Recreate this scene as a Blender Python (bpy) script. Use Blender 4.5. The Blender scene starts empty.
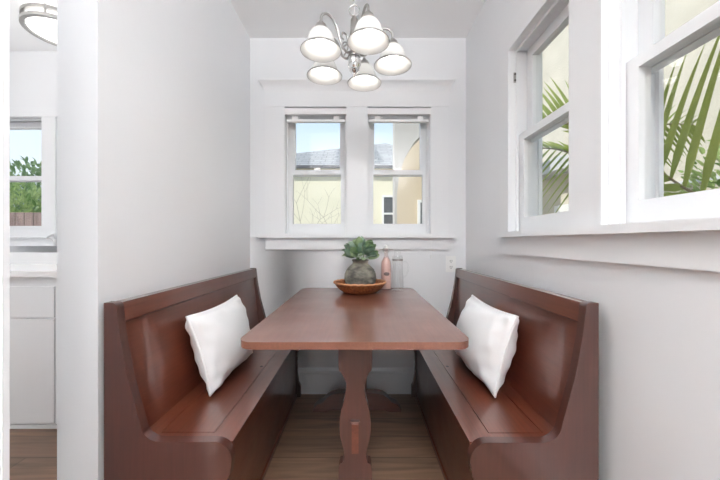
import bpy, bmesh, math, random
from mathutils import Vector, Matrix
R = math.radians
PI = math.pi
rnd = random.Random(7)
S = bpy.context.scene
COL = S.collection
E = 1.08            # eye height
F = 320.0           # focal length in pixels (720 px wide)
LW, RW, BW, CH = -0.786, 0.757, 2.29, 2.54   # left wall, right wall, back wall, ceiling
KW = 2.45           # kitchen window wall
KL = -3.3           # far side of the kitchen

# ------------------------------------------------------------------ materials
def mat(name, col=(.8, .8, .8), rough=.5, metal=0., spec=.5, coat=0., bump=None, emit=None, estr=0., var=None, trans=0.):
    m = bpy.data.materials.new(name); m.use_nodes = True
    nt = m.node_tree; N = nt.nodes; L = nt.links
    b = N['Principled BSDF']
    b.inputs['Base Color'].default_value = (*col, 1)
    b.inputs['Roughness'].default_value = rough
    b.inputs['Metallic'].default_value = metal
    b.inputs['Specular IOR Level'].default_value = spec
    b.inputs['Coat Weight'].default_value = coat
    b.inputs['Coat Roughness'].default_value = .15
    if trans: b.inputs['Transmission Weight'].default_value = trans
    if emit:
        b.inputs['Emission Color'].default_value = (*emit, 1); b.inputs['Emission Strength'].default_value = estr
    tc = N.new('ShaderNodeTexCoord')
    if var:                                   # (scale xyz, amount, second colour)
        mp = N.new('ShaderNodeMapping'); mp.inputs['Scale'].default_value = var[0]
        L.new(tc.outputs['Object'], mp.inputs['Vector'])
        nz = N.new('ShaderNodeTexNoise'); nz.inputs['Scale'].default_value = 1; nz.inputs['Detail'].default_value = 5
        L.new(mp.outputs[0], nz.inputs['Vector'])
        rp = N.new('ShaderNodeValToRGB')
        rp.color_ramp.elements[0].position = .5 - var[1]; rp.color_ramp.elements[1].position = .5 + var[1]
        rp.color_ramp.elements[0].color = (*var[2], 1); rp.color_ramp.elements[1].color = (*col, 1)
        L.new(nz.outputs['Fac'], rp.inputs[0]); L.new(rp.outputs[0], b.inputs['Base Color'])
    if bump:                                  # (scale xyz, strength, distance)
        mp2 = N.new('ShaderNodeMapping'); mp2.inputs['Scale'].default_value = bump[0]
        L.new(tc.outputs['Object'], mp2.inputs['Vector'])
        n2 = N.new('ShaderNodeTexNoise'); n2.inputs['Scale'].default_value = 1; n2.inputs['Detail'].default_value = 3
        L.new(mp2.outputs[0], n2.inputs['Vector'])
        bp = N.new('ShaderNodeBump'); bp.inputs['Strength'].default_value = bump[1]; bp.inputs['Distance'].default_value = bump[2]
        L.new(n2.outputs['Fac'], bp.inputs['Height']); L.new(bp.outputs[0], b.inputs['Normal'])
    return m

def wood(name, axis, light=(.138, .034, .016), dark=(.058, .015, .008), rough=.31, coat=1.0):
    m = bpy.data.materials.new(name); m.use_nodes = True
    nt = m.node_tree; N = nt.nodes; L = nt.links; b = N['Principled BSDF']
    tc = N.new('ShaderNodeTexCoord')
    def noise(sc, det, dist=0):
        mp = N.new('ShaderNodeMapping'); mp.inputs['Scale'].default_value = sc
        L.new(tc.outputs['Object'], mp.inputs['Vector'])
        n = N.new('ShaderNodeTexNoise'); n.inputs['Scale'].default_value = 1; n.inputs['Detail'].default_value = det
        n.inputs['Distortion'].default_value = dist
        L.new(mp.outputs[0], n.inputs['Vector']); return n
    def sc(a, l): v = [a, a, a]; v['XYZ'.index(axis)] = l; return v
    n1 = noise(sc(16, .9), 5, .12); n2 = noise(sc(120, 5), 3); n3 = noise((3, 3, 3), 4)
    rp = N.new('ShaderNodeValToRGB'); rp.color_ramp.elements[0].position = .3; rp.color_ramp.elements[1].position = .72
    rp.color_ramp.elements[0].color = (*dark, 1); rp.color_ramp.elements[1].color = (*light, 1)
    ad = N.new('ShaderNodeMath'); ad.operation = 'MULTIPLY_ADD'; ad.inputs[1].default_value = .35
    mn = N.new('ShaderNodeMath'); mn.operation = 'MULTIPLY_ADD'; mn.inputs[1].default_value = .40
    sb = N.new('ShaderNodeMath'); sb.operation = 'MULTIPLY'; sb.inputs[1].default_value = .30
    L.new(n3.outputs['Fac'], sb.inputs[0]); L.new(n2.outputs['Fac'], mn.inputs[0]); L.new(sb.outputs[0], mn.inputs[2])
    L.new(n1.outputs['Fac'], ad.inputs[0]); L.new(mn.outputs[0], ad.inputs[2])
    L.new(ad.outputs[0], rp.inputs[0]); L.new(rp.outputs[0], b.inputs['Base Color'])
    b.inputs['Roughness'].default_value = rough; b.inputs['Coat Weight'].default_value = coat; b.inputs['Coat Roughness'].default_value = .11
    n4 = noise((7, 7, 7), 2); mr = N.new('ShaderNodeMapRange'); mr.inputs[3].default_value = rough; mr.inputs[4].default_value = rough + .15
    L.new(n4.outputs['Fac'], mr.inputs[0]); L.new(mr.outputs[0], b.inputs['Roughness'])
    bp = N.new('ShaderNodeBump'); bp.inputs['Strength'].default_value = .06; bp.inputs['Distance'].default_value = .002
    L.new(n2.outputs['Fac'], bp.inputs['Height']); L.new(bp.outputs[0], b.inputs['Normal'])
    return m

def brickmat(name, c1, c2, mortar, bw, bh, mort, rough, coords='XY', grain=None, bumpd=0.002, spec=.5):
    m = bpy.data.materials.new(name); m.use_nodes = True
    nt = m.node_tree; N = nt.nodes; L = nt.links; b = N['Principled BSDF']
    tc = N.new('ShaderNodeTexCoord'); sep = N.new('ShaderNodeSeparateXYZ'); cb = N.new('ShaderNodeCombineXYZ')
    L.new(tc.outputs['Object'], sep.inputs[0])
    L.new(sep.outputs[coords[0]], cb.inputs[0]); L.new(sep.outputs[coords[1]], cb.inputs[1])
    br = N.new('ShaderNodeTexBrick'); br.inputs['Scale'].default_value = 1
    br.inputs['Brick Width'].default_value = bw; br.inputs['Row Height'].default_value = bh
    br.inputs['Mortar Size'].default_value = mort; br.inputs['Mortar Smooth'].default_value = .1
    br.inputs['Color1'].default_value = (*c1, 1); br.inputs['Color2'].default_value = (*c2, 1); br.inputs['Mortar'].default_value = (*mortar, 1)
    br.offset = .37; br.inputs['Bias'].default_value = 0
    L.new(cb.outputs[0], br.inputs['Vector'])
    out = br.outputs['Color']
    if grain:
        mp = N.new('ShaderNodeMapping'); mp.inputs['Scale'].default_value = grain
        L.new(tc.outputs['Object'], mp.inputs['Vector'])
        nz = N.new('ShaderNodeTexNoise'); nz.inputs['Scale'].default_value = 1; nz.inputs['Detail'].default_value = 6; nz.inputs['Distortion'].default_value = .8
        L.new(mp.outputs[0], nz.inputs['Vector'])
        mr = N.new('ShaderNodeMapRange'); mr.inputs[1].default_value = .25; mr.inputs[2].default_value = .75; mr.inputs[3].default_value = .55; mr.inputs[4].default_value = 1.35
        L.new(nz.outputs['Fac'], mr.inputs[0])
        mx = N.new('ShaderNodeVectorMath'); mx.operation = 'SCALE'
        L.new(out, mx.inputs[0]); L.new(mr.outputs[0], mx.inputs['Scale']); out = mx.outputs[0]
    L.new(out, b.inputs['Base Color']); b.inputs['Roughness'].default_value = rough; b.inputs['Specular IOR Level'].default_value = spec
    bp = N.new('ShaderNodeBump'); bp.inputs['Strength'].default_value = .3; bp.inputs['Distance'].default_value = bumpd; bp.invert = True
    L.new(br.outputs['Fac'], bp.inputs['Height']); L.new(bp.outputs[0], b.inputs['Normal'])
    return m

def glassmat(name, tint=(1, 1, 1), rough=0.0, ior=1.45, wav=0.):
    m = bpy.data.materials.new(name); m.use_nodes = True
    nt = m.node_tree; N = nt.nodes; L = nt.links; N.clear()
    o = N.new('ShaderNodeOutputMaterial'); t = N.new('ShaderNodeBsdfTransparent'); g = N.new('ShaderNodeBsdfGlossy')
    t.inputs[0].default_value = (*tint, 1); g.inputs['Roughness'].default_value = rough
    lw = N.new('ShaderNodeLayerWeight'); pw = N.new('ShaderNodeMath'); pw.operation = 'POWER'; pw.inputs[1].default_value = 5
    fr = N.new('ShaderNodeMapRange'); fr.inputs[3].default_value = ((ior - 1) / (ior + 1)) ** 2; fr.inputs[4].default_value = .9
    L.new(lw.outputs['Facing'], pw.inputs[0]); L.new(pw.outputs[0], fr.inputs[0])
    mx = N.new('ShaderNodeMixShader')
    L.new(fr.outputs[0], mx.inputs[0]); L.new(t.outputs[0], mx.inputs[1]); L.new(g.outputs[0], mx.inputs[2]); L.new(mx.outputs[0], o.inputs[0])
    if wav:
        tc = N.new('ShaderNodeTexCoord'); nz = N.new('ShaderNodeTexNoise'); nz.inputs['Scale'].default_value = 9
        L.new(tc.outputs['Object'], nz.inputs['Vector'])
        bp = N.new('ShaderNodeBump'); bp.inputs['Strength'].default_value = wav; bp.inputs['Distance'].default_value = .004
        L.new(nz.outputs['Fac'], bp.inputs['Height']); L.new(bp.outputs[0], g.inputs['Normal'])
    return m

def translucent(name, col, amt=.45, rough=.3):
    m = bpy.data.materials.new(name); m.use_nodes = True
    nt = m.node_tree; N = nt.nodes; L = nt.links; b = N['Principled BSDF']; o = N['Material Output']
    b.inputs['Base Color'].default_value = (*col, 1); b.inputs['Roughness'].default_value = rough
    t = N.new('ShaderNodeBsdfTranslucent'); t.inputs[0].default_value = (*col, 1)
    mx = N.new('ShaderNodeMixShader'); mx.inputs[0].default_value = amt
    L.new(b.outputs[0], mx.inputs[1]); L.new(t.outputs[0], mx.inputs[2]); L.new(mx.outputs[0], o.inputs[0])
    return m

def leafmat(name, a, b2, rough=.45, amt=.3, scale=6):
    m = translucent(name, a, amt, rough)
    nt = m.node_tree; N = nt.nodes; L = nt.links
    tc = N.new('ShaderNodeTexCoord'); nz = N.new('ShaderNodeTexNoise'); nz.inputs['Scale'].default_value = scale; nz.inputs['Detail'].default_value = 4
    L.new(tc.outputs['Object'], nz.inputs['Vector'])
    rp = N.new('ShaderNodeValToRGB'); rp.color_ramp.elements[0].position = .35; rp.color_ramp.elements[1].position = .65
    rp.color_ramp.elements[0].color = (*a, 1); rp.color_ramp.elements[1].color = (*b2, 1)
    L.new(nz.outputs['Fac'], rp.inputs[0])
    for n in N:
        if n.type in ('BSDF_PRINCIPLED', 'BSDF_TRANSLUCENT'): L.new(rp.outputs[0], n.inputs[0])
    return m

M = {}
M['wall'] = mat('wall_paint', (.79, .80, .817), .31, spec=.45, bump=((9, 9, 9), .05, .02))
M['ceil'] = mat('ceiling_paint', (.90, .905, .91), .6, bump=((14, 14, 14), .05, .01))
M['trim'] = mat('gloss_trim_paint', (.80, .81, .825), .33, spec=.5, bump=((10, 10, 3), .05, .004))
M['floor'] = brickmat('plank_floor', (.205, .125, .080), (.152, .092, .060), (.065, .041, .028), 1.22, .178, .0025, .38, 'XY', (2.2, 26, 26))
M['woodY'] = wood('mahogany_long_grain', 'Y')
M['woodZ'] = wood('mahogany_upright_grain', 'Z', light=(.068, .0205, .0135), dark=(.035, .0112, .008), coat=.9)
M['woodX'] = wood('mahogany_cross_grain', 'X', light=(.105, .030, .017), dark=(.05, .015, .009))
M['tablewood'] = wood('mahogany_tabletop', 'Y', light=(.180, .068, .041), dark=(.108, .040, .025), rough=.31, coat=.8)
M['dark'] = mat('dark_groove', (.012, .007, .005), .7)
M['fabric'] = mat('white_cotton', (.82, .82, .825), .9, spec=.15, bump=((260, 260, 260), .15, .001))
M['piping'] = mat('white_piping', (.85, .85, .85), .85, spec=.2)
M['nickel'] = mat('brushed_nickel', (.44, .43, .415), .30, 1.0)
M['chrome'] = mat('polished_chrome', (.8, .8, .8), .08, 1.0)
M['shade'] = translucent('frosted_white_glass', (.88, .88, .87), .32, .2)
M['bulb'] = mat('lit_bulb', (1, 1, 1), .4, emit=(1, .96, .90), estr=3.6)
M['glass'] = glassmat('window_glass', (.985, .985, .982), 0, 1.36, .05)
M['plate'] = mat('outlet_plastic', (.86, .86, .85), .35)
M['slot'] = mat('outlet_slots', (.03, .03, .03), .6)
M['blind'] = mat('blind_vinyl', (.85, .85, .85), .35)
M['slat'] = mat('blind_aluminium', (.62, .63, .64), .4)
M['counter'] = mat('white_counter', (.86, .86, .86), .2, bump=((5, 5, 5), .02, .01))
M['cab'] = mat('cabinet_paint', (.80, .81, .825), .35)
M['lock'] = mat('sash_lock_metal', (.06, .055, .05), .45, .6)

# ------------------------------------------------------------------ mesh helpers
def box(bm, x0, x1, y0, y1, z0, z1):
    vs = [bm.verts.new(p) for p in ((x0, y0, z0), (x1, y0, z0), (x1, y1, z0), (x0, y1, z0), (x0, y0, z1), (x1, y0, z1), (x1, y1, z1), (x0, y1, z1))]
    for f in ((3, 2, 1, 0), (4, 5, 6, 7), (0, 1, 5, 4), (1, 2, 6, 5), (2, 3, 7, 6), (3, 0, 4, 7)): bm.faces.new([vs[i] for i in f])
    return vs
def prism(bm, pts, fn, a0, a1):
    """pts: 2D outline; fn(p, a) -> 3D point; a0..a1 the extent along the third axis."""
    A = [bm.verts.new(fn(p, a0)) for p in pts]; B = [bm.verts.new(fn(p, a1)) for p in pts]
    n = len(pts); bm.faces.new(A[::-1]); bm.faces.new(B)
    for i in range(n): bm.faces.new((A[i], A[(i + 1) % n], B[(i + 1) % n], B[i]))
def lathe(bm, prof, c, n=32, close=False):
    rings = []
    for r, z in prof:
        if r < 1e-5: rings.append([bm.verts.new((c[0], c[1], c[2] + z))])
        else: rings.append([bm.verts.new((c[0] + r * math.cos(2 * PI * k / n), c[1] + r * math.sin(2 * PI * k / n), c[2] + z)) for k in range(n)])
    pairs = list(zip(rings, rings[1:])) + ([(rings[-1], rings[0])] if close else [])
    for a, b in pairs:
        for k in range(n):
            k2 = (k + 1) % n
            if len(a) == 1 and len(b) == 1: continue
            if len(a) == 1: bm.faces.new((a[0], b[k], b[k2]))
            elif len(b) == 1: bm.faces.new((a[k], b[0], a[k2]))
            else: bm.faces.new((a[k], b[k], b[k2], a[k2]))
def tube(bm, pts, r, n=10, closed=False):
    pts = [Vector(p) for p in pts]; N = len(pts); rings = []; prev = None
    rs = r if isinstance(r, (list, tuple)) else [r] * N
    for i, p in enumerate(pts):
        if closed: t = pts[(i + 1) % N] - pts[i - 1]
        else: t = pts[min(i + 1, N - 1)] - pts[max(i - 1, 0)]
        t.normalize()
        if prev is None:
            u = t.cross(Vector((0, 0, 1)))
            if u.length < .05: u = t.cross(Vector((1, 0, 0)))
        else: u = prev - t * prev.dot(t)
        u.normalize(); prev = u; v = t.cross(u)
        rings.append([bm.verts.new(p + (u * math.cos(2 * PI * k / n) + v * math.sin(2 * PI * k / n)) * rs[i]) for k in range(n)])
    for a, b in list(zip(rings, rings[1:])) + ([(rings[-1], rings[0])] if closed else []):
        for k in range(n): bm.faces.new((a[k], a[(k + 1) % n], b[(k + 1) % n], b[k]))
    if not closed: bm.faces.new(rings[0][::-1]); bm.faces.new(rings[-1])
def spline(pts, n=8):
    P = [Vector(p) for p in pts]; out = []
    for i in range(len(P) - 1):
        p0, p1, p2, p3 = P[max(i - 1, 0)], P[i], P[i + 1], P[min(i + 2, len(P) - 1)]
        for k in range(n):
            t = k / n
            out.append(.5 * ((2 * p1) + (p2 - p0) * t + (2 * p0 - 5 * p1 + 4 * p2 - p3) * t * t + (3 * p1 - p0 - 3 * p2 + p3) * t ** 3))
    out.append(P[-1]); return out
def bevel(bm, w, seg=2, ang=30):
    es = [e for e in bm.edges if len(e.link_faces) == 2 and e.calc_face_angle(0) > R(ang)]
    bmesh.ops.bevel(bm, geom=es, offset=w, segments=seg, profile=.5, affect='EDGES', clamp_overlap=True)
OFF = {}
def root(name, loc, label=None, cat=None, group=None, kind=None):
    o = bpy.data.objects.new(name, None); COL.objects.link(o); o.location = loc; OFF[o] = Vector(loc)
    o.empty_display_size = .1
    return tag(o, label, cat, group, kind)
def tag(o, label=None, cat=None, group=None, kind=None):
    if label: o['label'] = label
    if cat: o['category'] = cat
    if group: o['group'] = group
    if kind: o['kind'] = kind
    return o
def obj(name, bm, m, parent=None, bev=0, seg=2, smooth=40, origin=None, label=None):
    if bev: bevel(bm, bev, seg)
    bmesh.ops.recalc_face_normals(bm, faces=bm.faces)
    me = bpy.data.meshes.new(name)
    off = OFF[parent] if parent else Vector(origin or (0, 0, 0))
    bmesh.ops.translate(bm, vec=-off, verts=bm.verts)
    bm.to_mesh(me); bm.free()
    if smooth:
        me.polygons.foreach_set('use_smooth', [True] * len(me.polygons)); me.set_sharp_from_angle(angle=R(smooth))
    for k in (m if isinstance(m, (list, tuple)) else [m]): me.materials.append(k)
    o = bpy.data.objects.new(name, me); COL.objects.link(o)
    if parent: o.parent = parent
    else: o.location = off
    OFF[o] = off
    if label: o['label'] = label
    return o
def B(): return bmesh.new()
def bx(name, m, parent, *dims, bev=.002, seg=2, **k):
    b = B(); box(b, *dims); return obj(name, b, m, parent, bev, seg, **k)
def struct(name, bm, m, bev=0, origin=None, label=None):
    o = obj(name, bm, m, None, bev, origin=origin); o['kind'] = 'structure'
    if label: o['label'] = label
    return o
def holes_wall(bm, fn, a0, a1, z0, z1, t0, t1, holes):
    """a wall slab with rectangular holes; fn maps (a, t, z) -> xyz order handled by box arguments."""
    xs = sorted({a0, a1, *[h[0] for h in holes], *[h[1] for h in holes]})
    zs = sorted({z0, z1, *[h[2] for h in holes], *[h[3] for h in holes]})
    for i in range(len(xs) - 1):
        for j in range(len(zs) - 1):
            ca, cz = (xs[i] + xs[i + 1]) / 2, (zs[j] + zs[j + 1]) / 2
            if any(h[0] < ca < h[1] and h[2] < cz < h[3] for h in holes): continue
            fn(bm, xs[i], xs[i + 1], t0, t1, zs[j], zs[j + 1])
    bmesh.ops.remove_doubles(bm, verts=bm.verts, dist=1e-5)
    seen = {}
    for f in list(bm.faces):
        c = f.calc_center_median(); k = (round(c.x, 4), round(c.y, 4), round(c.z, 4))
        if k in seen: bmesh.ops.delete(bm, geom=[x for x in (f, seen[k]) if x.is_valid], context='FACES_ONLY')
        else: seen[k] = f
alongX = lambda bm, a0, a1, t0, t1, z0, z1: box(bm, a0, a1, t0, t1, z0, z1)
alongY = lambda bm, a0, a1, t0, t1, z0, z1: box(bm, t0, t1, a0, a1, z0, z1)

# ------------------------------------------------------------------ the shell
REAR = -2.7
b = B(); box(b, KL - .15, RW + .15, REAR, KW + .15, -.12, 0); struct('floor', b, M['floor'])
b = B(); box(b, KL - .15, RW + .15, REAR, KW + .15, CH, CH + .12); struct('ceiling', b, M['ceil'])
sB = F / BW
def bX(x): return (x - 360) / sB
def bZ(y): return E + (242 - y) / sB
W1 = (bX(285), bX(347), 1.115, bZ(108.5))      # back wall window openings
W2 = (bX(367), bX(430.5), 1.115, bZ(108.5))
b = B(); holes_wall(b, alongX, LW - .123, RW + .0, 0, CH, BW, BW + .16, [W1, W2]); struct('wall_back', b, M['wall'])
KWIN = (-2.90, -2.415, 1.10, 2.04)
b = B(); holes_wall(b, alongX, KL, LW - .123, 0, CH, KW, KW + .15, [KWIN]); struct('wall_kitchen', b, M['wall'])
b = B(); box(b, LW - .123, LW, .96, KW, 0, CH); struct('wall_left', b, M['wall'], bev=.006)
b = B(); box(b, KL - .15, KL, REAR, KW + .15, 0, CH); struct('wall_far_left', b, M['wall'])
# right wall with two window openings
RY1 = (1.132, 1.626); RY2 = (.486, .98); RZ = (1.105, 2.055)
b = B(); holes_wall(b, alongY, REAR, BW + .16, 0, CH, RW, RW + .17, [(*RY1, *RZ), (*RY2, *RZ)]); struct('wall_right', b, M['wall'])
# wall behind the camera, with a wide opening added to let daylight in
b = B(); holes_wall(b, alongX, KL, RW, 0, CH, REAR - .14, REAR, [(-1.5, .35, 0, 2.1)]); struct('wall_rear', b, M['wall'])

# wall end and casing at the left edge of the view
YJ = .60
b = B(); box(b, -1.6, -.672, YJ - .14, YJ - .012, 0, CH); struct('wall_near', b, M['wall'])
b = B(); box(b, -.676, -.660, YJ - .16, YJ - .010, .802, CH); box(b, -.676, -.660, YJ - .16, YJ - .010, 0, .798); box(b, -.76, -.657, YJ - .012, YJ, 0, CH)
struct('trim_3', b, M['trim'], bev=.003)

# baseboards
def base_prof(h): return [(0, 0), (.018, 0), (.018, h - .035), (.024, h - .03), (.022, h - .012), (.010, h - .004), (.008, h), (0, h)]
b = B(); prism(b, base_prof(.18), lambda p, a: (a, BW - p[0], p[1]), LW, RW); struct('baseboard_back', b, M['trim'])
b = B(); prism(b, base_prof(.18), lambda p, a: (LW + p[0], a, p[1]), .975, BW - .024); struct('baseboard_left', b, M['trim'])
b = B(); prism(b, base_prof(.18), lambda p, a: (RW - p[0], a, p[1]), REAR, BW - .024); struct('baseboard_right', b, M['trim'])

# ------------------------------------------------------------------ windows
def sash(name, parent, axis, a0, a1, z0, z1, t0, t1, st, top, bot, glass_t):
    """a sash with two stiles, two rails and one pane; axis 'X' runs along x (t = y), 'Y' along y (t = x)."""
    fn = alongX if axis == 'X' else alongY
    bm = B()
    fn(bm, a0, a0 + st, t0, t1, z0, z1); fn(bm, a1 - st, a1, t0, t1, z0, z1)
    fn(bm, a0 + st, a1 - st, t0, t1, z0, z0 + bot); fn(bm, a0 + st, a1 - st, t0, t1, z1 - top, z1)
    s = obj(name, bm, M['trim'], parent, .003, 2)
    g = B(); fn(g, a0 + st - .004, a1 - st + .004, glass_t - .0015, glass_t + .0015, z0 + bot - .004, z1 - top + .004)
    obj('pane', g, M['glass'], s, smooth=0)
    return s
def win(name, axis, a0, a1, z0, z1, t, sgn, zm, lo_glass, st=.045, up_top=.045, up_st=None):
    """double-hung window in an opening; t = wall face, sgn = outward direction; zm = top of the lower sash."""
    o = root(name, ((a0 + a1) / 2, t, z0) if axis == 'X' else (t, (a0 + a1) / 2, z0), kind='structure')
    fn = alongX if axis == 'X' else alongY
    D = lambda d0, d1: tuple(sorted((t + sgn * d0, t + sgn * d1)))
    g = B()
    d = D(.0, .158)
    fn(g, a0, a0 + .006, d[0], d[1], z0, z1); fn(g, a1 - .006, a1, d[0], d[1], z0, z1)
    fn(g, a0 + .006, a1 - .006, d[0], d[1], z0, z0 + .012); fn(g, a0 + .006, a1 - .006, d[0], d[1], z1 - .006, z1)
    for (q0, q1) in ((.030, .042), (.142, .156)):              # stops
        d = D(q0, q1)
        for (w0, w1) in ((a0 + .004, a0 + .018), (a1 - .018, a1 - .004)): fn(g, w0, w1, d[0], d[1], z0 + .012, z1 - .006)
        fn(g, a0 + .018, a1 - .018, d[0], d[1], z1 - .018, z1 - .006)
    obj('frame', g, M['trim'], o, .0015, 1)
    up = sash('upper_sash', o, axis, a0 + .008, a1 - .008, zm - .035, z1 - .008, *D(.088, .122), up_st or st, up_top, .035, t + sgn * .105)
    lo = sash('lower_sash', o, axis, a0 + .008, a1 - .008, z0 + .014, zm, *D(.046, .082), st, .035, lo_glass - z0 - .014, t + sgn * .064)
    return o, lo
zmB = bZ(168.5) - .005
for nm, W in (('window_1', W1), ('window_2', W2)):
    o, lo = win(nm, 'X', W[0], W[1], W[2], W[3], BW, 1, zmB + .005, bZ(224) + .004, st=.039, up_top=.05, up_st=.048)
    xm = (W[0] + W[1]) / 2
    g = B(); box(g, xm - .025, xm + .025, BW + .05, BW + .08, zmB + .004, zmB + .014); box(g, xm - .008, xm + .022, BW + .046, BW + .06, zmB + .012, zmB + .02)
    obj('sash_lock', g, M['nickel'], o, .002)
win('window_3', 'Y', *RY1, *RZ, RW, 1, 1.62, 1.20, st=.050, up_top=.05, up_st=.050)
o4, _ = win('window_4', 'Y', *RY2, *RZ, RW, 1, 1.62, 1.20, st=.050, up_top=.05, up_st=.050)
ok, _ = win('window_5', 'X', *KWIN, KW, 1, 1.595, 1.205, st=.04, up_top=.05)
# lock keeper screwed to the far jamb of the side window
g = B(); box(g, RW + .020, RW + .030, 1.6135, 1.6195, 1.885, 1.935)
obj('lock_keeper', g, M['nickel'], bpy.data.objects['window_3'], .0015)
g = B()
for z in (1.898, 1.926): lathe(g, [(0, 0), (.0045, 0), (.0045, .002), (0, .002)], (0, 0, 0), 10)
bmesh.ops.rotate(g, verts=g.verts, cent=(0, 0, 0), matrix=Matrix.Rotation(R(90), 3, 'X'))
for i, v in enumerate(g.verts): v.co += Vector((RW + .025, 1.6125, 1.895 if i < len(g.verts) / 2 else 1.926))
obj('screw_hole', g, M['lock'], bpy.data.objects['window_3'])

# casing round the pair of back windows
cx0, cx1 = bX(266), bX(447.5)
t = root('trim_1', ((cx0 + cx1) / 2, BW, 1.1), kind='structure')
P = .022
bx('casing', M['trim'], t, cx0, W1[0] + .003, BW - P, BW, bZ(235.5), bZ(108), bev=.003)
bx('casing', M['trim'], t, W2[1] - .003, cx1, BW - P, BW, bZ(235.5), bZ(108), bev=.003)
bx('mullion', M['trim'], t, W1[1] - .003, W2[0] + .003, BW - P, BW, bZ(235.5), bZ(108), bev=.003)
bx('head_casing', M['trim'], t, cx0 - .004, cx1 + .004, BW - P - .003, BW, bZ(108), bZ(91), bev=.003)
g = B()
cp = [(0, 0), (.026, 0), (.030, .012), (.036, .030), (.050, .050), (.062, .060), (.062, .072), (0, .072)]
prof = [(BW - p[0], bZ(92.5) + p[1], p[0]) for p in cp]
A = [g.verts.new((cx0 - .004 - max(0, q - .024), y, z)) for y, z, q in prof]; C = [g.verts.new((cx1 + .004 + max(0, q - .024), y, z)) for y, z, q in prof]
g.faces.new(A[::-1]); g.faces.new(C)
for i in range(len(A)): g.faces.new((A[i], A[(i + 1) % len(A)], C[(i + 1) % len(A)], C[i]))
obj('crown', g, M['trim'], t, .0015, 1)
bx('stool', M['trim'], t, bX(260.5), bX(452), BW - .055, BW + .045, bZ(238) , bZ(235) + .008, bev=.006, seg=3)
bx('apron', M['trim'], t, cx0, bX(448.5), BW - .02, BW, bZ(249.5), bZ(238), bev=.004)
# casing round the side windows
t = root('trim_2', (RW, 1.05, 1.1), kind='structure')
bx('casing', M['trim'], t, RW - .006, RW + .004, 1.622, 1.715, 1.13, 2.055, bev=.003)
bx('mullion', M['trim'], t, RW - .016, RW + .004, .978, 1.136, 1.13, 2.055, bev=.004)
bx('mullion_bead', M['trim'], t, RW - .022, RW - .008, .976, .992, 1.13, 2.055, bev=.005)
bx('casing', M['trim'], t, RW - .012, RW + .004, .38, .49, 1.13, 2.055, bev=.003)
bx('head_casing', M['trim'], t, RW - .007, RW + .004, .36, 1.72, 2.05, 2.17, bev=.003)
bx('stool', M['trim'], t, RW - .050, RW + .045, .33, 1.66, 1.104, 1.130, bev=.007, seg=3)
bx('apron', M['trim'], t, RW - .018, RW, .36, 1.665, 1.019, 1.104, bev=.004)
# kitchen window casing
t = root('trim_4', ((KWIN[0] + KWIN[1]) / 2, KW, 1.1), kind='structure')
bx('casing', M['trim'], t, KWIN[1] - .004, KWIN[1] + .10, KW - .02, KW, 1.14, 2.04, bev=.003)
bx('casing', M['trim'], t, KWIN[0] - .10, KWIN[0] + .004, KW - .02, KW, 1.14, 2.04, bev=.003)
bx('head_casing', M['trim'], t, KWIN[0] - .13, KWIN[1] + .13, KW - .026, KW, 2.03, 2.10, bev=.003)
bx('stool', M['trim'], t, KWIN[0] - .12, KWIN[1] + .12, KW - .05, KW + .045, 1.112, 1.14, bev=.005)
bx('apron', M['trim'], t, KWIN[0] - .10, KWIN[1] + .10, KW - .018, KW, 1.05, 1.112, bev=.003)
# raised mini blinds
def blind(W, label):
    o = root('window_blind', ((W[0] + W[1]) / 2, BW, bZ(118)), label, 'blind', 'mini blinds drawn up in the back windows')
    bx('valance', M['blind'], o, W[0] + .004, W[1] - .004, BW - .028, BW - .006, bZ(115.8), bZ(110), bev=.003)
    bx('headrail', M['blind'], o, W[0] + .010, W[1] - .010, BW - .006, BW + .022, bZ(116), bZ(111), bev=.002)
    g = B()
    for k in range(7): box(g, W[0] + .016, W[1] - .016, BW - .010, BW + .018, bZ(119.8) + k * .0042, bZ(119.8) + k * .0042 + .0018)
    obj('slat_stack', g, M['slat'], o, smooth=0)
    bx('bottom_rail', M['blind'], o, W[0] + .014, W[1] - .014, BW - .012, BW + .019, bZ(122.2), bZ(120), bev=.003)
    for xx in (W[0] + .075, W[1] - .075):
        g = B(); box(g, xx - .02, xx + .02, BW - .014, BW - .0118, bZ(122), bZ(117)); tube(g, [(xx, BW - .012, bZ(116.5)), (xx + .02, BW - .015, bZ(119)), (xx + .035, BW - .014, bZ(118))], .003, 6)
        obj('ladder_tape', g, M['blind'], o)
    x = W[1] - .010
    g = B(); tube(g, [(x, BW - .03, bZ(113)), (x, BW - .034, bZ(150)), (x, BW - .032, bZ(200)), (x + .001, BW - .062, 1.11), (x, BW - .062, .99)], .0014, 6)
    lathe(g, [(0, 0), (.004, 0), (.003, .025), (0, .026)], (x, BW - .062, .965), 10)
    obj('pull_cord', g, M['blind'], o)
blind(W1, 'white mini blind pulled all the way up in the left back window')
blind(W2, 'white mini blind pulled all the way up in the right back window')

# ------------------------------------------------------------------ outlet
ox, oz = bX(450.7), bZ(264)
o = root('wall_outlet', (ox, BW, oz), 'white duplex wall outlet beside the right bench and below the window sill', 'outlet')
bx('cover_plate', M['plate'], o, ox - .035, ox + .035, BW - .006, BW, oz - .058, oz + .058, bev=.003)
for dz in (-.021, .021):
    g = B(); prism(g, [(.017 * math.cos(a) * 1.0, max(-.014, min(.014, .019 * math.sin(a)))) for a in [2 * PI * k / 24 for k in range(24)]], lambda p, a: (ox + p[0], a, oz + dz + p[1]), BW - .009, BW - .004)
    q = obj('receptacle', g, M['plate'], o)
    g = B(); box(g, ox - .008, ox - .005, BW - .0096, BW - .008, oz + dz - .004, oz + dz + .008); box(g, ox + .005, ox + .008, BW - .0096, BW - .008, oz + dz - .004, oz + dz + .008)
    box(g, ox - .0025, ox + .0025, BW - .0096, BW - .008, oz + dz - .012, oz + dz - .007); obj('slot', g, M['slot'], q)

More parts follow.
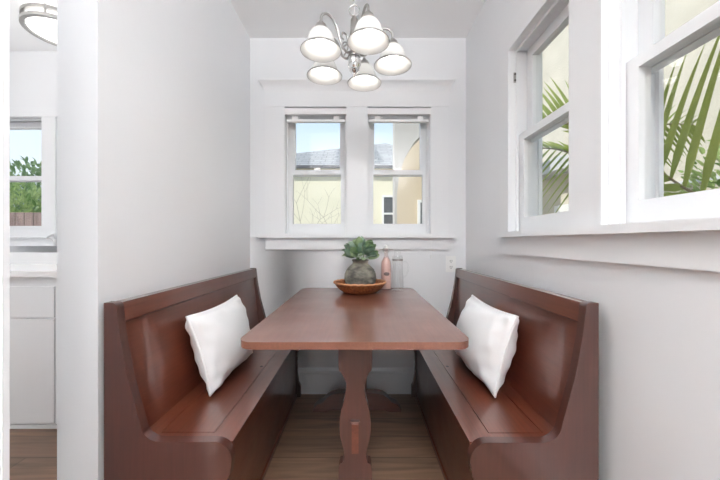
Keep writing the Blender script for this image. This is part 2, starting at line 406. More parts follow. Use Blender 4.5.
# ------------------------------------------------------------------ benches
SEAT = .466
def arc(cx, cz, r, a0, a1, n): return [(cx + r * math.cos(R(a0 + (a1 - a0) * k / n)), cz + r * math.sin(R(a0 + (a1 - a0) * k / n))) for k in range(n + 1)]
PANEL = ([(0, 0), (.352, 0), (.352, .075), (.340, .10)] + [(.330, .16), (.326, .24), (.330, .31), (.350, .345), (.376, .38)]
         + arc(.328, .428, .054, -15, 90, 10)
         + [(.25, .4815), (.19, .482)] + arc(.166, .540, .058, 270, 202, 8)
         + [(.106, .545), (.096, .58), (.069, .68), (.047, .80), (.038, .878)] + arc(.024, .884, .014, 10, 90, 4) + [(0, .898)])
def bench(side, xb, y0, y1, label):
    X = lambda u: xb + side * u         # side +1: left bench (opens towards +x)
    def sb(bm, u0, u1, y0_, y1_, z0, z1): box(bm, *sorted((X(u0), X(u1))), y0_, y1_, z0, z1)
    o = root('bench', (X(.19), (y0 + y1) / 2, 0), label, 'bench', 'pair of built-in settle benches')
    for ya in (y0, y1 - .03):
        g = B(); prism(g, PANEL, lambda p, a: (X(p[0]), a, p[1]), ya, ya + .03); obj('end_panel', g, M['woodZ'], o, .007, 3, smooth=35)
    ya, yb = y0 + .03, y1 - .03
    # backrest: sloping recessed panel with a thicker rail along the top
    def slab(name, z0, z1, f0, f1, th, m, bev):
        g = B(); pts = [(f0, z0), (f1, z1), (f1 - th, z1), (f0 - th, z0)]
        prism(g, pts, lambda p, a: (X(p[0]), a, p[1]), ya, yb); return obj(name, g, m, o, bev)
    slab('backrest_panel', .44, .829, .072, .027, .012, M['woodY'], .001)
    slab('backing_strip', .80, .86, .014, .012, .008, M['woodZ'], 0)
    slab('top_rail', .836, .895, .042, .034, .034, M['woodY'], .004)
    # seat: fixed border boards with a lift-up lid between them
    l0, l1 = y0 + .075, y1 - .12
    g = B(); sb(g, .07, .122, ya, yb, SEAT - .022, SEAT); sb(g, .2985, .374, ya, yb, SEAT - .022, SEAT)
    sb(g, .122, .2985, ya, l0, SEAT - .022, SEAT); sb(g, .122, .2985, l1, yb, SEAT - .022, SEAT)
    obj('seat', g, M['woodY'], o, .0035, 2)
    g = B(); sb(g, .1245, .2955, l0 + .003, l1 - .003, SEAT - .022, SEAT - .0005); lid = obj('seat_lid', g, M['woodY'], o, .002, 2)
    g = B(); lathe(g, [(0, 0), (.007, 0), (.007, .0012), (0, .0012)], (X(.28), 1.58, SEAT - .0008), 12); obj('lid_screw', g, M['dark'], lid)
    g = B(); sb(g, .118, .303, l0 - .01, l1 + .01, SEAT - .030, SEAT - .023); obj('lid_support', g, M['dark'], o)
    g = B(); sb(g, .300, .318, ya, yb, 0, SEAT - .022); obj('front_board', g, M['woodY'], o, .001, 1)
    g = B(); sb(g, .318, .327, ya, yb, 0, .022); obj('base_moulding', g, M['woodY'], o, .003, 2)
    return o
bench(1, -.766, .957, 2.255, 'reddish-brown wooden bench against the blank left wall, next to the kitchen opening')
bench(-1, .711, .953, 2.255, 'reddish-brown wooden bench under the side windows on the right')

# ------------------------------------------------------------------ table
TZ = .760; TX0, TX1, TY0, TY1 = -.398, .363, 1.022, 2.236
tcx = (TX0 + TX1) / 2
o = root('dining_table', (tcx, (TY0 + TY1) / 2, 0), 'reddish-brown wooden trestle table with rounded corners between the two benches', 'table')
r_ = .055
out = []
for (cx, cy, a0) in ((TX1 - r_, TY0 + r_, -90), (TX1 - r_, TY1 - r_, 0), (TX0 + r_, TY1 - r_, 90), (TX0 + r_, TY0 + r_, 180)):
    out += [(cx + r_ * math.cos(R(a0 + 90 * k / 8)), cy + r_ * math.sin(R(a0 + 90 * k / 8))) for k in range(9)]
g = B(); prism(g, out, lambda p, a: (p[0], p[1], a), TZ - .024, TZ); obj('tabletop', g, M['tablewood'], o, .005, 3, smooth=50)
LEG = [(.061, .736), (.061, .625), (.052, .605), (.036, .575), (.033, .552), (.040, .505), (.053, .455), (.0565, .415), (.054, .37), (.043, .325), (.040, .298), (.046, .275), (.060, .257), (.060, .10)]
half = spline([(a, 0, z) for a, z in LEG], 3)
legpts = [(p.x, p.z) for p in half] + [(-p.x, p.z) for p in half[::-1]]
FOOT = [(.28, 0), (.28, .018), (.255, .045), (.215, .062), (.195, .088), (.165, .108), (.12, .118), (0, .12)]
footpts = FOOT + [(-a, z) for a, z in FOOT[-2::-1]] + [(-.20, 0), (-.17, .012), (.17, .012), (.20, 0)]
for ly in (1.165, 2.045):
    g = B(); prism(g, legpts, lambda p, a: (tcx + p[0], a, p[1]), ly, ly + .042); obj('leg', g, M['woodZ'], o, .004, 2)
    g = B(); prism(g, footpts, lambda p, a: (tcx + p[0], a, p[1]), ly - .012, ly + .054); obj('foot', g, M['woodX'], o, .005, 2)
    bx('cleat', M['woodX'], o, tcx - .26, tcx + .26, ly - .006, ly + .048, .708, .736, bev=.006)
bx('stretcher', M['woodY'], o, tcx - .0125, tcx + .0125, 1.14, 2.112, .325, .430, bev=.003)
bx('wedge', M['woodZ'], o, tcx - .016, tcx + .016, 1.147, 1.163, .40, .435, bev=.003)

# ------------------------------------------------------------------ cushions
def cushion(P0, e1, e2, W, H, T, label, seed):
    e1 = Vector(e1).normalized(); e2 = Vector(e2); e2 = e2.normalized(); n = e1.cross(e2).normalized()
    c = Vector(P0) + e1 * W / 2 + e2 * H / 2
    rr = random.Random(seed); ph = [rr.uniform(0, 6.28) for _ in range(8)]
    K = 40
    def pt(s, t, sg):
        x = s * W / 2 * (1 - .075 * (1 - t * t)); y = t * H / 2 * (1 - .085 * (1 - s * s))
        d = max(0, 1 - s * s) ** .45 * max(0, 1 - t * t) ** .45
        edge = 1 - min(1, d * 1.3)
        wr = .010 * math.sin(15 * t + 5 * s + ph[0]) * edge * (1 - abs(s) ** 8) + .009 * math.sin(17 * s - 6 * t + ph[1]) * edge * (1 - abs(t) ** 8) + .006 * math.sin(4 * s + 3 * t + ph[2]) * d
        wr *= min(1, d * 6)
        h = T / 2 * d + wr * 1.0
        return c + e1 * x + e2 * y + n * (sg * (h + .001))
    g = B()
    for sg in (1, -1):
        V = [[g.verts.new(pt(-1 + 2 * i / K, -1 + 2 * j / K, sg)) for j in range(K + 1)] for i in range(K + 1)]
        for i in range(K):
            for j in range(K): g.faces.new((V[i][j], V[i + 1][j], V[i + 1][j + 1], V[i][j + 1]))
    bmesh.ops.remove_doubles(g, verts=g.verts, dist=.0025)
    o = obj('cushion', g, M['fabric'], None, smooth=80, origin=c)
    tag(o, label, 'cushion', 'white cushions on the benches')
    rim = []
    Q = 24
    for k in range(Q): rim.append(pt(-1 + 2 * k / Q, -1, 0))
    for k in range(Q): rim.append(pt(1, -1 + 2 * k / Q, 0))
    for k in range(Q): rim.append(pt(1 - 2 * k / Q, 1, 0))
    for k in range(Q): rim.append(pt(-1, 1 - 2 * k / Q, 0))
    g = B(); tube(g, rim, .0048, 8, True); obj('piping', g, M['piping'], o, smooth=80)
    return o
cushion((-.588, 1.255, SEAT + .012), (0, 1, 0.0), (-.072, -.045, .335), .49, .328, .162, 'plump white cushion with piped edge leaning on the left bench', 3)
cushion((.526, 1.245, SEAT + .012), (0, 1, 0.0), (.075, -.035, .335), .49, .328, .18, 'plump white cushion with piped edge leaning on the right bench', 5)

# ------------------------------------------------------------------ on the table
bc = Vector((.0, 2.03, TZ))
M['wicker'] = mat('woven_wicker', (.36, .115, .035), .55, bump=((90, 90, 160), .8, .004), var=((70, 70, 110), .12, (.16, .045, .014)))
M['wickerrim'] = mat('pale_wicker_rim', (.50, .24, .11), .5, bump=((90, 90, 160), .6, .003))
o = root('basket', bc, 'shallow round orange-brown wicker basket at the far end of the table', 'basket')
pr = [(0, .0), (.085, .0), (.105, .004), (.130, .022), (.152, .045), (.166, .066), (.158, .066), (.146, .046), (.124, .026), (.10, .012), (0, .012)]
g = B(); lathe(g, pr, bc, 48); obj('bowl', g, M['wicker'], o)
g = B(); tube(g, [(bc.x + .163 * math.cos(a), bc.y + .163 * math.sin(a), bc.z + .067 + .0015 * math.sin(a * 24)) for a in [2 * PI * k / 96 for k in range(96)]], .006, 8, True); obj('rim', g, M['wickerrim'], o)
vc = bc + Vector((.002, .0, .0135))
M['vase'] = mat('weathered_clay', (.22, .205, .165), .6, bump=((26, 26, 40), .6, .01), var=((16, 16, 34), .14, (.05, .047, .04)))
pr = [(0, 0), (.066, 0), (.078, .006), (.094, .040), (.101, .075), (.099, .105), (.086, .135), (.064, .158), (.050, .168), (.048, .180), (.054, .192), (.050, .196), (.043, .186), (.043, .165), (.07, .13), (.085, .09), (.07, .02), (0, .012)]
g = B(); lathe(g, pr, vc, 40); o = obj('vase', g, M['vase'], None, origin=vc, smooth=60)
tag(o, 'round grey-brown weathered clay vase standing in the wicker basket', 'vase')
# artichoke-like greenery
gc = vc + Vector((0, 0, .170))
o = root('greenery', gc, 'bunch of broad grey-green leaves standing in the clay vase', 'plant')
M['leafA'] = leafmat('leaf_green', (.12, .22, .09), (.38, .48, .28), .45, .15, 14)
M['leafB'] = leafmat('leaf_blue_green', (.10, .19, .13), (.33, .43, .33), .5, .12, 14)
def leaf(bm, base, d, up, L, Wd, curl=.3, cup=.25, K=7):
    d = Vector(d).normalized(); s = d.cross(Vector(up)); s.normalize(); nn = s.cross(d).normalized()
    prev = None
    for k in range(K + 1):
        t = k / K
        w = Wd * (math.sin(PI * min(1, t * .74 + .16)) ** .75) * (1 if t < .98 else .35)
        p = Vector(base) + d * L * t + nn * (curl * L * (t * t)) 
        row = [bm.verts.new(p - s * w / 2 + nn * cup * w), bm.verts.new(p), bm.verts.new(p + s * w / 2 + nn * cup * w)]
        if prev:
            for q in range(2): bm.faces.new((prev[q], prev[q + 1], row[q + 1], row[q]))
        prev = row
gA, gB = B(), B()
lr = random.Random(11)
for k in range(58):
    f = (k + .5) / 58; el = math.asin(-.12 + 1.1 * f if f < .98 else .96); a = k * 2.39996 + lr.uniform(-.25, .25)
    rad = Vector((math.cos(a) * math.cos(el), math.sin(a) * math.cos(el), math.sin(el)))
    d = rad + Vector((lr.uniform(-.45, .45), lr.uniform(-.45, .45), lr.uniform(.0, .75)))
    base = gc + Vector((0, 0, .058)) + Vector((rad.x * .050, rad.y * .050, rad.z * .052 - .014))
    leaf(gA if lr.random() < .6 else gB, base, d, rad + Vector((.1, .05, .3)), lr.uniform(.060, .092), lr.uniform(.034, .052), lr.uniform(-.35, .35), lr.uniform(.12, .3))
for g_, m_ in ((gA, M['leafA']), (gB, M['leafB'])):
    q = obj('leaf_cluster', g_, m_, o, smooth=60)
g = B()
for k in range(6):
    a = k * PI / 3; tube(g, [gc + Vector((math.cos(a) * .012, math.sin(a) * .012, -.08)), gc + Vector((math.cos(a) * .02, math.sin(a) * .02, .04))], .006, 8)
obj('stem', g, M['leafA'], o)
# swing-top bottle with pink liquid
pc = Vector((.176, 2.155, TZ))
o = root('bottle', pc, 'slim swing-top glass bottle of pink drink behind the clear jug', 'bottle')
M['bglass'] = glassmat('bottle_glass', (.97, .93, .92), 0, 1.45)
M['pink'] = mat('pink_drink', (.86, .66, .61), .2)
M['labelgrey'] = mat('grey_bottle_label', (.20, .15, .14), .6)
pr = [(0, 0), (.033, 0), (.036, .005), (.036, .165), (.032, .190), (.020, .212), (.0145, .228), (.0135, .265), (.016, .268), (.016, .276), (.011, .276), (.011, .23), (.030, .185), (.033, .16), (.033, .008), (0, .006)]
g = B(); lathe(g, pr, pc, 32); obj('glass_body', g, M['bglass'], o, smooth=60)
g = B(); lathe(g, [(0, .008), (.0325, .008), (.0325, .16), (.029, .186), (.016, .210), (.0125, .216), (0, .216)], pc, 32); obj('pink_drink', g, M['pink'], o, smooth=60)
g = B(); pts = [(.0205 * math.cos(a), .012 * math.sin(a)) for a in [2 * PI * k / 28 for k in range(28)]]
V = [g.verts.new((pc.x + .0368 * math.sin(px_ / .0368), pc.y - .0368 * math.cos(px_ / .0368), pc.z + .108 + pz_)) for px_, pz_ in pts]; g.faces.new(V)
bmesh.ops.solidify(g, geom=g.faces[:], thickness=.0006); obj('bottle_label', g, M['labelgrey'], o)
g = B(); lathe(g, [(0, 0), (.012, 0), (.014, .006), (.012, .014), (.009, .022), (0, .024)], pc + Vector((0, 0, .276)), 20); obj('stopper', g, M['plate'], o)
g = B(); tube(g, spline([pc + Vector(v) for v in ((-.017, -.002, .25), (-.020, -.002, .272), (-.014, 0, .296), (0, 0, .302), (.014, 0, .296), (.020, -.002, .272), (.017, -.002, .25))], 4), .0015, 6)
tube(g, [pc + Vector((.0162 * math.cos(a), .0162 * math.sin(a), .25)) for a in [2 * PI * k / 24 for k in range(24)]], .0015, 6, True)
tube(g, spline([pc + Vector(v) for v in ((-.02, -.003, .268), (-.036, -.01, .272), (-.045, -.012, .270))], 4), .0014, 6)
tube(g, spline([pc + Vector(v) for v in ((.02, -.003, .268), (.036, -.01, .272), (.045, -.012, .270))], 4), .0014, 6)
obj('wire_bail', g, M['chrome'], o)
# clear jug
jc = Vector((.245, 2.085, TZ))
o = root('jug', jc, 'clear glass jug with a handle and grey collar in front of the pink bottle', 'jug')
M['jglass'] = glassmat('jug_glass', (.985, .99, .99), 0, 1.5, .25)
pr = [(0, 0), (.037, 0), (.0405, .004), (.040, .03), (.036, .10), (.033, .16), (.0325, .20), (.034, .225), (.031, .225), (.0295, .20), (.030, .16), (.033, .10), (.037, .03), (.036, .012), (0, .010)]
g = B(); lathe(g, pr, jc, 36); obj('glass_body', g, M['jglass'], o, smooth=60)
g = B(); lathe(g, [(.0335, .198), (.0352, .198), (.0358, .210), (.0345, .210)], jc, 32, True); obj('collar', g, M['nickel'], o)
g = B(); lathe(g, [(0, .222), (.028, .222), (.030, .232), (.022, .236), (.020, .262), (.017, .268), (0, .268)], jc, 28); obj('lid', g, M['jglass'], o)
g = B(); tube(g, spline([jc + Vector(v) for v in ((.033, -.004, .19), (.052, -.006, .192), (.066, -.008, .172), (.066, -.008, .13), (.052, -.006, .10), (.036, -.004, .092))], 6), .005, 10); obj('handle', g, M['jglass'], o)

# ------------------------------------------------------------------ chandelier
cc = Vector((-.027, 1.50, 0)); RIM = 1.910; AR = .181; SR = .087
o = root('chandelier', (cc.x, cc.y, CH), 'brushed nickel chandelier with five lit white bell shades hanging over the table', 'chandelier')
g = B(); lathe(g, [(0, 0), (.062, 0), (.062, -.012), (.045, -.028), (.012, -.034), (0, -.034)], (cc.x, cc.y, CH), 32); obj('canopy', g, M['nickel'], o)
g = B(); z = CH - .034; k = 0
while z > 2.20:
    pts = []
    for q in range(16):
        a = 2 * PI * q / 16; lx, lz = .009 * math.cos(a), .0185 * math.sin(a)
        pts.append((cc.x + (lx if k % 2 else 0), cc.y + (0 if k % 2 else lx), z - .014 + lz))
    tube(g, pts, .0022, 6, True); z -= .029; k += 1
zt = z
obj('chain', g, M['nickel'], o)
g = B(); tube(g, [(cc.x + .024 * math.cos(2 * PI * q / 28), cc.y, 2.165 + .026 * math.sin(2 * PI * q / 28)) for q in range(28)], .0034, 8, True); obj('top_loop', g, M['nickel'], o)
g = B(); tube(g, spline([(cc.x + .004, cc.y + .004, CH - .03), (cc.x - .005, cc.y + .005, 2.4), (cc.x + .004, cc.y - .004, 2.28), (cc.x, cc.y, 2.13)], 6), .002, 6); obj('cord', g, M['blind'], o)
g = B(); lathe(g, [(0, 2.14), (.008, 2.138), (.012, 2.128), (.017, 2.120), (.019, 2.06), (.022, 2.05), (.022, 1.995), (.018, 1.985), (.018, 1.965), (.026, 1.960), (.030, 1.950), (.030, 1.945), (0, 1.945)], (cc.x, cc.y, 0), 28); obj('column', g, M['nickel'], o)
g = B(); lathe(g, [(0, 1.946), (.024, 1.946), (.031, 1.936), (.034, 1.920), (.030, 1.902), (.022, 1.890), (.024, 1.884), (.015, 1.874), (.007, 1.868), (.009, 1.861), (.004, 1.853), (0, 1.852)], (cc.x, cc.y, 0), 28); obj('finial', g, M['chrome'], o)
BULBS = []
for k in range(5):
    a = R(2 + 72 * k); dx, dy = math.cos(a), math.sin(a)
    P = lambda r, z: Vector((cc.x + dx * r, cc.y + dy * r, z))
    g = B(); tube(g, spline([P(.018, 1.965), P(.045, 1.955), P(.073, 1.98), (P(.094, 2.035)), P(.116, 2.07), P(.148, 2.084), P(.174, 2.068), P(.181, 2.04), P(.181, 2.02)], 6), .0055, 10)
    tube(g, spline([P(.06, 1.974), P(.038, 2.0), P(.045, 2.03), P(.065, 2.035), P(.072, 2.015), P(.060, 2.003)], 6), .0038, 8)
    arm = obj('arm', g, M['nickel'], o)
    c = P(AR, RIM)
    g = B(); lathe(g, [(0, .128), (.010, .126), (.013, .118), (.022, .112), (.027, .100), (.030, .090), (.030, .082), (0, .082)], c, 24); obj('fitter', g, M['nickel'], arm)
    sh = [(.026, .092), (.034, .089), (.044, .079), (.0525, .064), (.058, .048), (.0635, .034), (.072, .018), (.082, .005), (SR, 0), (.086, -.002), (.0805, .003), (.070, .016), (.0615, .032), (.056, .047), (.0505, .062), (.042, .077), (.032, .087), (.024, .089)]
    g = B(); lathe(g, sh, c, 40); s = obj('shade', g, M['shade'], o, smooth=60)
    g = B(); lathe(g, [(.0815, .0075), (.0830, .0075), (.0888, .0005), (.0880, -.002), (.0858, -.002), (.0858, .001)], c, 40, True); obj('rim_band', g, M['nickel'], s)
    g = B(); lathe(g, [(0, -.002), (.012, .0), (.022, .008), (.027, .020), (.026, .034), (.019, .050), (.013, .060), (.013, .084), (0, .084)], c, 24); obj('bulb', g, M['bulb'], o, smooth=80)

# ------------------------------------------------------------------ kitchen seen through the opening
g = B(); box(g, -3.28, LW - .125, 1.86, KW - .012, 0, .878); o = root('kitchen_cabinet', (-2.1, 2.1, 0), 'white kitchen base cabinet under the kitchen window', 'cabinet')
obj('body', g, M['cab'], o, .002)
for (x0, x1) in ((-3.20, -2.645), (-2.635, -1.765), (-1.755, -.95)):
    bx('drawer_front', M['cab'], o, x0, x1, 1.845, 1.8605, .645, .822, bev=.003)
    bx('door', M['cab'], o, x0, x1, 1.845, 1.8605, .035, .635, bev=.003)
bx('toe_board', M['cab'], o, -3.28, LW - .125, 1.85, 1.8605, 0, .022, bev=.002)
g = B(); box(g, -3.28, LW - .125, 1.828, KW - .001, .879, .912); box(g, -3.28, LW - .125, KW - .02, KW - .001, .912, 1.0); o = obj('countertop', g, M['counter'], None, .004, origin=(-2.1, 2.1, .879))
tag(o, 'white kitchen countertop with low backsplash below the kitchen window', 'countertop')
g = B(); px = lambda x, y, Y: Vector(((x - 360) / F * Y, Y, E + (242 - y) / F * Y))
tube(g, spline([px(54, 234, 2.40), px(49, 236, 2.38), px(47.5, 238, 2.38), px(51.5, 238.5, 2.39), px(53.5, 241, 2.40), px(54.5, 246, 2.40)], 6), .006, 8)
o = obj('cord', g, M['slat'], None, origin=px(51, 240, 2.40)); tag(o, 'small grey looped cord hanging at the end of the kitchen window sill', 'cord')
# flush ceiling light in the kitchen
kc = Vector((-1.965, 2.11, CH)); KR = .195
o = root('ceiling_light', kc, 'round flush ceiling light with two nickel rings in the kitchen', 'ceiling light')
M['diff'] = mat('lit_white_acrylic', (.95, .95, .93), .4, emit=(1, .98, .94), estr=.62)
g = B(); lathe(g, [(0, 0), (KR * .9, 0), (KR * .9, -.03), (KR * .88, -.055), (KR * .86, -.088), (KR * .75, -.096), (0, -.10)], kc, 48); obj('diffuser', g, M['diff'], o, smooth=50)
for zz, rr in ((-.035, KR * .99), (-.085, KR)):
    g = B(); lathe(g, [(rr - .022, zz - .010), (rr, zz - .010), (rr, zz + .010), (rr - .022, zz + .010)], kc, 56, True); obj('ring', g, M['nickel'], o, .002)
for k in range(4):
    a = R(20 + 90 * k); g = B(); tube(g, [(kc.x + KR * .97 * math.cos(a), kc.y + KR * .97 * math.sin(a), CH - .09), (kc.x + KR * .97 * math.cos(a), kc.y + KR * .97 * math.sin(a), CH - .02)], .006, 8); obj('post', g, M['nickel'], o)

# ------------------------------------------------------------------ outdoors
M['ground'] = mat('concrete_ground', (.45, .43, .39), .9, var=((2, 2, 2), .2, (.36, .35, .32)))
b = B(); box(b, -30, 30, -30, 30, -.5, -.3); struct('ground', b, M['ground'])
M['cream'] = mat('cream_stucco', (.80, .76, .60), .85, spec=.2, bump=((30, 30, 30), .3, .01), var=((1.5, 1.5, 2.5), .3, (.75, .71, .55)))
M['stucco'] = mat('pale_stucco', (.66, .61, .51), .9, spec=.2, bump=((40, 40, 40), .5, .012), var=((3.5, 3.5, 5), .25, (.56, .52, .43)))
M['porch'] = mat('shade_grey_stucco', (.50, .475, .445), .9, spec=.2, bump=((40, 40, 40), .3, .01))  # grey puts the arch wall's shade into its base colour
M['beige'] = mat('beige_stucco', (.62, .52, .38), .9, spec=.2, bump=((40, 40, 40), .3, .01))
M['shingle'] = brickmat('grey_shingles', (.36, .36, .355), (.31, .31, .307), (.23, .23, .23), .30, .16, .012, .9, 'XY', None, .01, .2)
M['fascia'] = mat('dark_gutter', (.10, .10, .11), .6)
M['white'] = mat('white_frame', (.80, .80, .78), .5)
M['darkpane'] = mat('dark_window_pane', (.10, .11, .12), .12)
o = root('house', (-1.5, 9, -.3), 'cream house with grey shingle roof seen through the back windows', 'house')
bx('wall', M['cream'], o, -3.9, 2.1, 8.0, 13, -.3, 2.94, bev=0)
g = B()
eL, eR, A_, B_ = Vector((-4.3, 7.86, 2.945)), Vector((2.5, 7.86, 2.945)), Vector((.81, 10, 4.17)), Vector((-3.9, 11.78, 4.17))
rbk, lbk = Vector((2.5, 14.5, 2.885)), Vector((-4.3, 14.5, 2.885))
vs = [g.verts.new(v) for v in (eL, eR, A_, B_, rbk, lbk)]
for f in ((0, 1, 2, 3), (1, 4, 2), (4, 5, 3, 2), (5, 0, 3), (0, 5, 4, 1)): g.faces.new([vs[i] for i in f])
obj('roof', g, M['shingle'], o, smooth=0)
bx('gutter', M['fascia'], o, -4.3, 2.5, 7.80, 7.88, 2.89, 2.955, bev=.01)
def pane_window(parent, x0, x1, z0, z1, y, nx, nz):
    f = B(); w = .045
    holes = []
    for i in range(nx):
        for j in range(nz):
            dx = (x1 - x0 - w) / nx; dz = (z1 - z0 - w) / nz
            holes.append((x0 + w + i * dx, x0 + (i + 1) * dx, z0 + w + j * dz, z0 + (j + 1) * dz))
    holes_wall(f, alongX, x0, x1, z0, z1, y - .05, y, holes); fr = obj('window_frame', f, M['white'], parent)
    p = B(); box(p, x0 + .02, x1 - .02, y - .02, y - .005, z0 + .02, z1 - .02); obj('pane', p, M['darkpane'], fr, smooth=0)
pane_window(o, .55, 1.25, .9, 2.24, 8.0, 2, 3)
# porch with a broad arch
o = root('porch', (1.5, 4.8, -.3), 'stucco porch wall, its shade coloured in grey, with a broad arch seen through the right back window', 'porch')
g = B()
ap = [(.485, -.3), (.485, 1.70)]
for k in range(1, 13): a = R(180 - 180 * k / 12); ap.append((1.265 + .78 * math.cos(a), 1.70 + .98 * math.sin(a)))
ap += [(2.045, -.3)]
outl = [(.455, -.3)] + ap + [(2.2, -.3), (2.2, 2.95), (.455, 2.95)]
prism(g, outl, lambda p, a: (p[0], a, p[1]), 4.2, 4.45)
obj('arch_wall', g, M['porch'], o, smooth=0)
bx('rear_wall', M['beige'], o, 0.63, 2.2, 5.5, 5.65, -.3, 3.1, bev=0)
pane_window(o, .985, 1.6, .5, 1.80, 5.5, 2, 3)
# bare shrubs against the cream wall
M['twig'] = mat('bare_twig', (.27, .22, .17), .9)
def bare(base, h, seed, label, lean):
    r = random.Random(seed); g = B()
    def br(p, d, L, rad, lv):
        q = p + d * L
        mid = p + d * L * .5 + Vector((r.uniform(-.05, .05), r.uniform(-.05, .05), 0)) * L
        tube(g, spline([p, mid, q], 3), [rad * (1 - .35 * i / 6) for i in range(7)], 5)
        if lv:
            for sx in (-1, 1):
                for t in ((.55, 1.0) if lv > 1 else (1.0,)):
                    nd = (d + Vector((sx * r.uniform(.35, .8), r.uniform(-.3, .3), r.uniform(-.05, .3)))).normalized()
                    br(p + d * L * t, nd, L * r.uniform(.5, .75), rad * .62, lv - 1)
    br(Vector(base), Vector(lean).normalized(), h, .009, 3)
    o = obj('bare_shrub', g, M['twig'], None, origin=base); tag(o, label, 'shrub', 'leafless shrubs against the cream house')
bare((-1.42, 7.3, -.3), 1.35, 4, 'leafless forking shrub before the cream house, near the middle of the left back window', (.12, 0, 1))
bare((-.84, 7.3, -.3), 1.2, 9, 'leafless shrub at the right edge of the left back window', (.30, 0, 1))
# side yard: pale wall, palm, shrub
o = root('neighbour_wall', (3.1, 3, -.3), 'pale stucco house wall filling the view from the side windows', 'house wall')
bx('wall', M['stucco'], o, 3.0, 3.3, -3.0, 7.0, -.3, 5.2, bev=0)
bx('ledge', M['slat'], o, 2.72, 3.0, 4.35, 7.0, 2.08, 2.26, bev=.01)
bx('vent_box', M['white'], o, 2.94, 3.03, 4.35, 4.85, 1.25, 1.62, bev=.01)
bx('pipe', M['slat'], o, 2.96, 3.0, -1.0, 3.9, 1.60, 1.64, bev=.01)
M['palm'] = leafmat('palm_leaflet', (.22, .30, .05), (.40, .46, .12), .4, .4, 3)
M['rachis'] = mat('palm_stalk', (.20, .16, .07), .6)
M['trunk'] = mat('palm_trunk', (.16, .11, .07), .9, bump=((10, 10, 40), .8, .02))
pb = Vector((1.75, .55, -.3))
o = root('palm', pb, 'feathery green palm just outside the nearest side window', 'palm')
g = B(); tube(g, [(pb.x, pb.y, -.3), (pb.x + .02, pb.y, .2), (pb.x, pb.y, .8)], [.12, .10, .08], 14); obj('trunk', g, M['trunk'], o)
def frond(pts, ups, downs, Lu, Ld, Wl, n, t0=.25, seed=1):
    r = random.Random(seed); sp = spline(pts, 10); N_ = len(sp)
    g = B(); tube(g, sp, [.013 * (1 - .8 * i / N_) for i in range(N_)], 8); st = obj('frond', g, M['rachis'], o)
    g = B()
    for i in range(n):
        t = t0 + (1 - t0) * i / (n - 1); f = t * (N_ - 1); k = min(int(f), N_ - 2); p = sp[k].lerp(sp[k + 1], f - k)
        tan = (sp[k + 1] - sp[k]).normalized()
        for dv, L in ((ups, Lu), (downs, Ld)):
            if L == 0: continue
            d = (Vector(dv) + tan * (.25 + .5 * t) + Vector((r.uniform(-.06, .06), r.uniform(-.06, .06), r.uniform(-.06, .06)))).normalized()
            side = d.cross(Vector((1, .15, 0))).normalized()
            Lx = L * (1 - .55 * t * t) * r.uniform(.9, 1.08); K = 7; prev = None
            nn = d.cross(side).normalized()
            for q in range(K + 1):
                s = q / K; w = Wl * (min(1, s * 6 + .35)) * (1 - s ** 1.6) + .001
                c = p + d * Lx * s + Vector((0, 0, -1)) * Lx * .14 * s * s
                row = [g.verts.new(c - side * w / 2 + nn * w * .15), g.verts.new(c), g.verts.new(c + side * w / 2 + nn * w * .15)]
                if prev:
                    for e_ in range(2): g.faces.new((prev[e_], prev[e_ + 1], row[e_ + 1], row[e_]))
                prev = row
    obj('leaflets', g, M['palm'], st, smooth=60)
frond([pb + Vector((0, 0, 1.05)), (1.55, 1.02, 1.02), (1.37, 1.30, 1.27), (1.35, 1.50, 1.46)], (.22, -.72, 1.1), (-.35, .5, -.12), 1.10, .24, .036, 11, .30, 2)
frond([pb + Vector((.0, -.05, 1.08)), (1.8, .15, 1.8), (1.85, -.3, 2.2)], (.3, -.3, .8), (-.3, -.3, -.8), .45, .45, .03, 14, .3, 6)
pb = Vector((1.90, 2.42, -.3))
o = root('palm', pb, 'second feathery palm, seen through the farther of the side windows', 'palm')
g = B(); tube(g, [(pb.x, pb.y, -.3), (pb.x + .02, pb.y, .4), (pb.x, pb.y, 1.2)], [.12, .10, .08], 14); obj('trunk', g, M['trunk'], o)
frond([pb + Vector((0, 0, 1.48)), (1.82, 2.44, 1.60), (1.68, 2.66, 1.84), (1.48, 3.0, 1.96)], (-.10, .45, .7), (-.05, .30, -.9), .30, .60, .026, 20, .20, 3)
frond([pb + Vector((0, .02, 1.48)), (1.82, 2.45, 1.80), (1.67, 2.66, 2.08), (1.50, 2.95, 2.17)], (-.05, .20, 1), (-.1, .6, .3), .74, .35, .044, 12, .35, 8)
frond([pb + Vector((.05, 0, 1.48)), (2.2, 2.45, 1.9), (2.6, 2.5, 2.0)], (.3, .1, .8), (.3, .1, -.8), .4, .4, .03, 14, .3, 5)
def bush(name, c, rad, n, m, label, cat, seed, sz=.06, group=None):
    r = random.Random(seed); g = B()
    for i in range(n):
        v = Vector((r.gauss(0, 1), r.gauss(0, 1), r.gauss(0, 1))).normalized() * (r.random() ** .4)
        p = Vector(c) + Vector((v.x * rad[0], v.y * rad[1], v.z * rad[2]))
        d = (v + Vector((r.uniform(-.8, .8), r.uniform(-.8, .8), r.uniform(-.4, .8)))).normalized()
        leaf(g, p, d, (0.1, .2, 1), sz * r.uniform(.7, 1.4), sz * .55 * r.uniform(.7, 1.3), r.uniform(-.2, .3), .2, 3)
    o_ = root(name, (c[0], c[1], -.3), label, cat, group)
    obj('foliage', g, m, o_, smooth=0)
    g = B()
    for k in range(5): tube(g, [(c[0] + r.uniform(-.05, .05), c[1], -.3), (c[0] + r.uniform(-.6, .6) * rad[0], c[1] + r.uniform(-.6, .6) * rad[1], c[2])], .02, 6)
    obj('stem', g, M['trunk'], o_)
M['bush'] = leafmat('bush_leaf', (.16, .28, .07), (.50, .60, .25), .5, .35, 2.5)
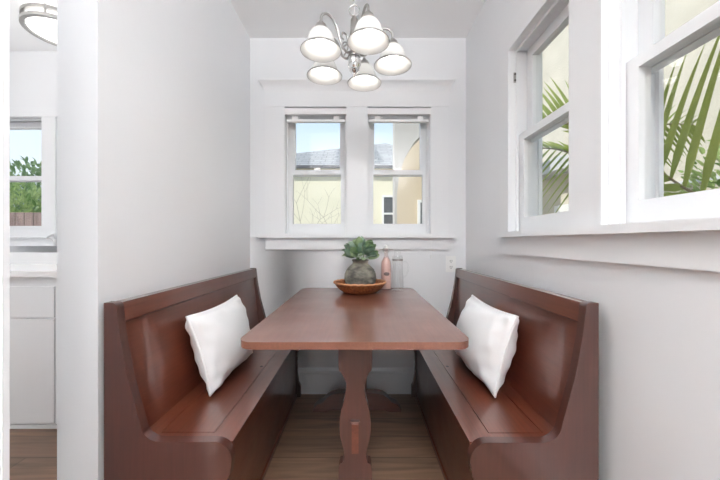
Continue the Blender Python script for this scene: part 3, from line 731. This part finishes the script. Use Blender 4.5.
M['bush2'] = leafmat('bush_leaf_dark', (.10, .19, .08), (.34, .46, .22), .5, .3, 2.0)
bush('shrub', (2.55, 2.05, 1.20), (.35, .60, .66), 1700, M['bush'], 'small-leaved pale green shrub low in the nearest side window', 'shrub', 21, .055)
# garden beyond the kitchen window
bush('hedge_shrub', (-7.3, 6.6, 1.15), (1.3, .8, 1.15), 3600, M['bush'], 'bright yellow-green shrub low in the kitchen window view', 'shrub', 31, .11)
bush('garden_tree', (-8.3, 8.6, 1.9), (2.6, 1.2, 1.35), 4200, M['bush2'], 'taller darker green tree behind the yellow-green shrub outside the kitchen', 'tree', 32, .14)
M['fence'] = brickmat('fence_boards', (.30, .21, .18), (.24, .17, .15), (.10, .07, .06), .15, 5, .008, .85, 'XZ', (14, 14, 2), .01, .2)
o = root('fence', (-6.6, 5.2, -.3), 'brown board fence at the bottom of the kitchen window view', 'fence')
bx('board_panel', M['fence'], o, -12, -3.5, 5.2, 5.24, -.3, 1.56, bev=0)
bx('rail', M['fence'], o, -12, -3.5, 5.24, 5.28, 1.1, 1.2, bev=0)

# ------------------------------------------------------------------ sky, sun, added fill lamps
w = bpy.data.worlds.new('sky'); S.world = w; w.use_nodes = True
nt = w.node_tree; N = nt.nodes; L = nt.links; bg = N['Background']
tc = N.new('ShaderNodeTexCoord'); sp = N.new('ShaderNodeSeparateXYZ'); rp = N.new('ShaderNodeValToRGB')
L.new(tc.outputs['Generated'], sp.inputs[0]); L.new(sp.outputs[2], rp.inputs[0])
el = rp.color_ramp.elements
el[0].position = .0; el[0].color = (.90, .95, .98, 1); el[1].position = 1; el[1].color = (.30, .52, .90, 1)
e2 = rp.color_ramp.elements.new(.26); e2.color = (.72, .86, .98, 1)
e3 = rp.color_ramp.elements.new(.40); e3.color = (.55, .75, .96, 1)
L.new(rp.outputs[0], bg.inputs[0]); bg.inputs[1].default_value = .66
def light(name, kind, loc, energy, col=(1, 1, 1), **k):
    l = bpy.data.lights.new(name, kind); l.energy = energy; l.color = col
    for a, v in k.items(): setattr(l, a, v)
    o = bpy.data.objects.new(name, l); COL.objects.link(o); o.location = loc; return o
sun = light('sun', 'SUN', (0, 0, 10), 2.4, (1, .97, .91), angle=R(.6))
sun.rotation_euler = Vector((.62, .45, -.64)).to_track_quat('-Z', 'Y').to_euler()
light('added_rear_fill', 'AREA', (-.1, -1.9, CH - .03), 6, (1, .993, .985), shape='DISK', size=.6)  # added lamp without a fixture, unseen behind the camera, for fill
for x, y, e in ((-2.0, .9, 15), (.0, -1.0, 104)):
    light('added_up_fill', 'AREA', (x, y, 1.95), e, (1, .993, .985), shape='DISK', size=.8).rotation_euler = (R(180), 0, 0)  # added unseen lamps facing up, brighten kitchen and nook off the ceiling

# ------------------------------------------------------------------ camera
cam = bpy.data.cameras.new('camera'); co = bpy.data.objects.new('camera', cam); COL.objects.link(co)
co.location = (0, 0, E); co.rotation_euler = (R(90), 0, 0)
cam.sensor_width = 36; cam.lens = 36 * F / 720; cam.clip_start = .02
cam.shift_x = 0; cam.shift_y = 2 / 720
S.camera = co
vs_ = S.view_settings
vs_.view_transform = 'Standard'; vs_.look = 'None'; vs_.gamma = 1; vs_.exposure = 0.9; vs_.use_curve_mapping = False
try:
    S.cycles.use_denoising = True; S.cycles.max_bounces = 12; S.cycles.diffuse_bounces = 6; S.cycles.transparent_max_bounces = 16; S.cycles.caustics_reflective = False
    S.cycles.sample_clamp_indirect = 6
except Exception: pass
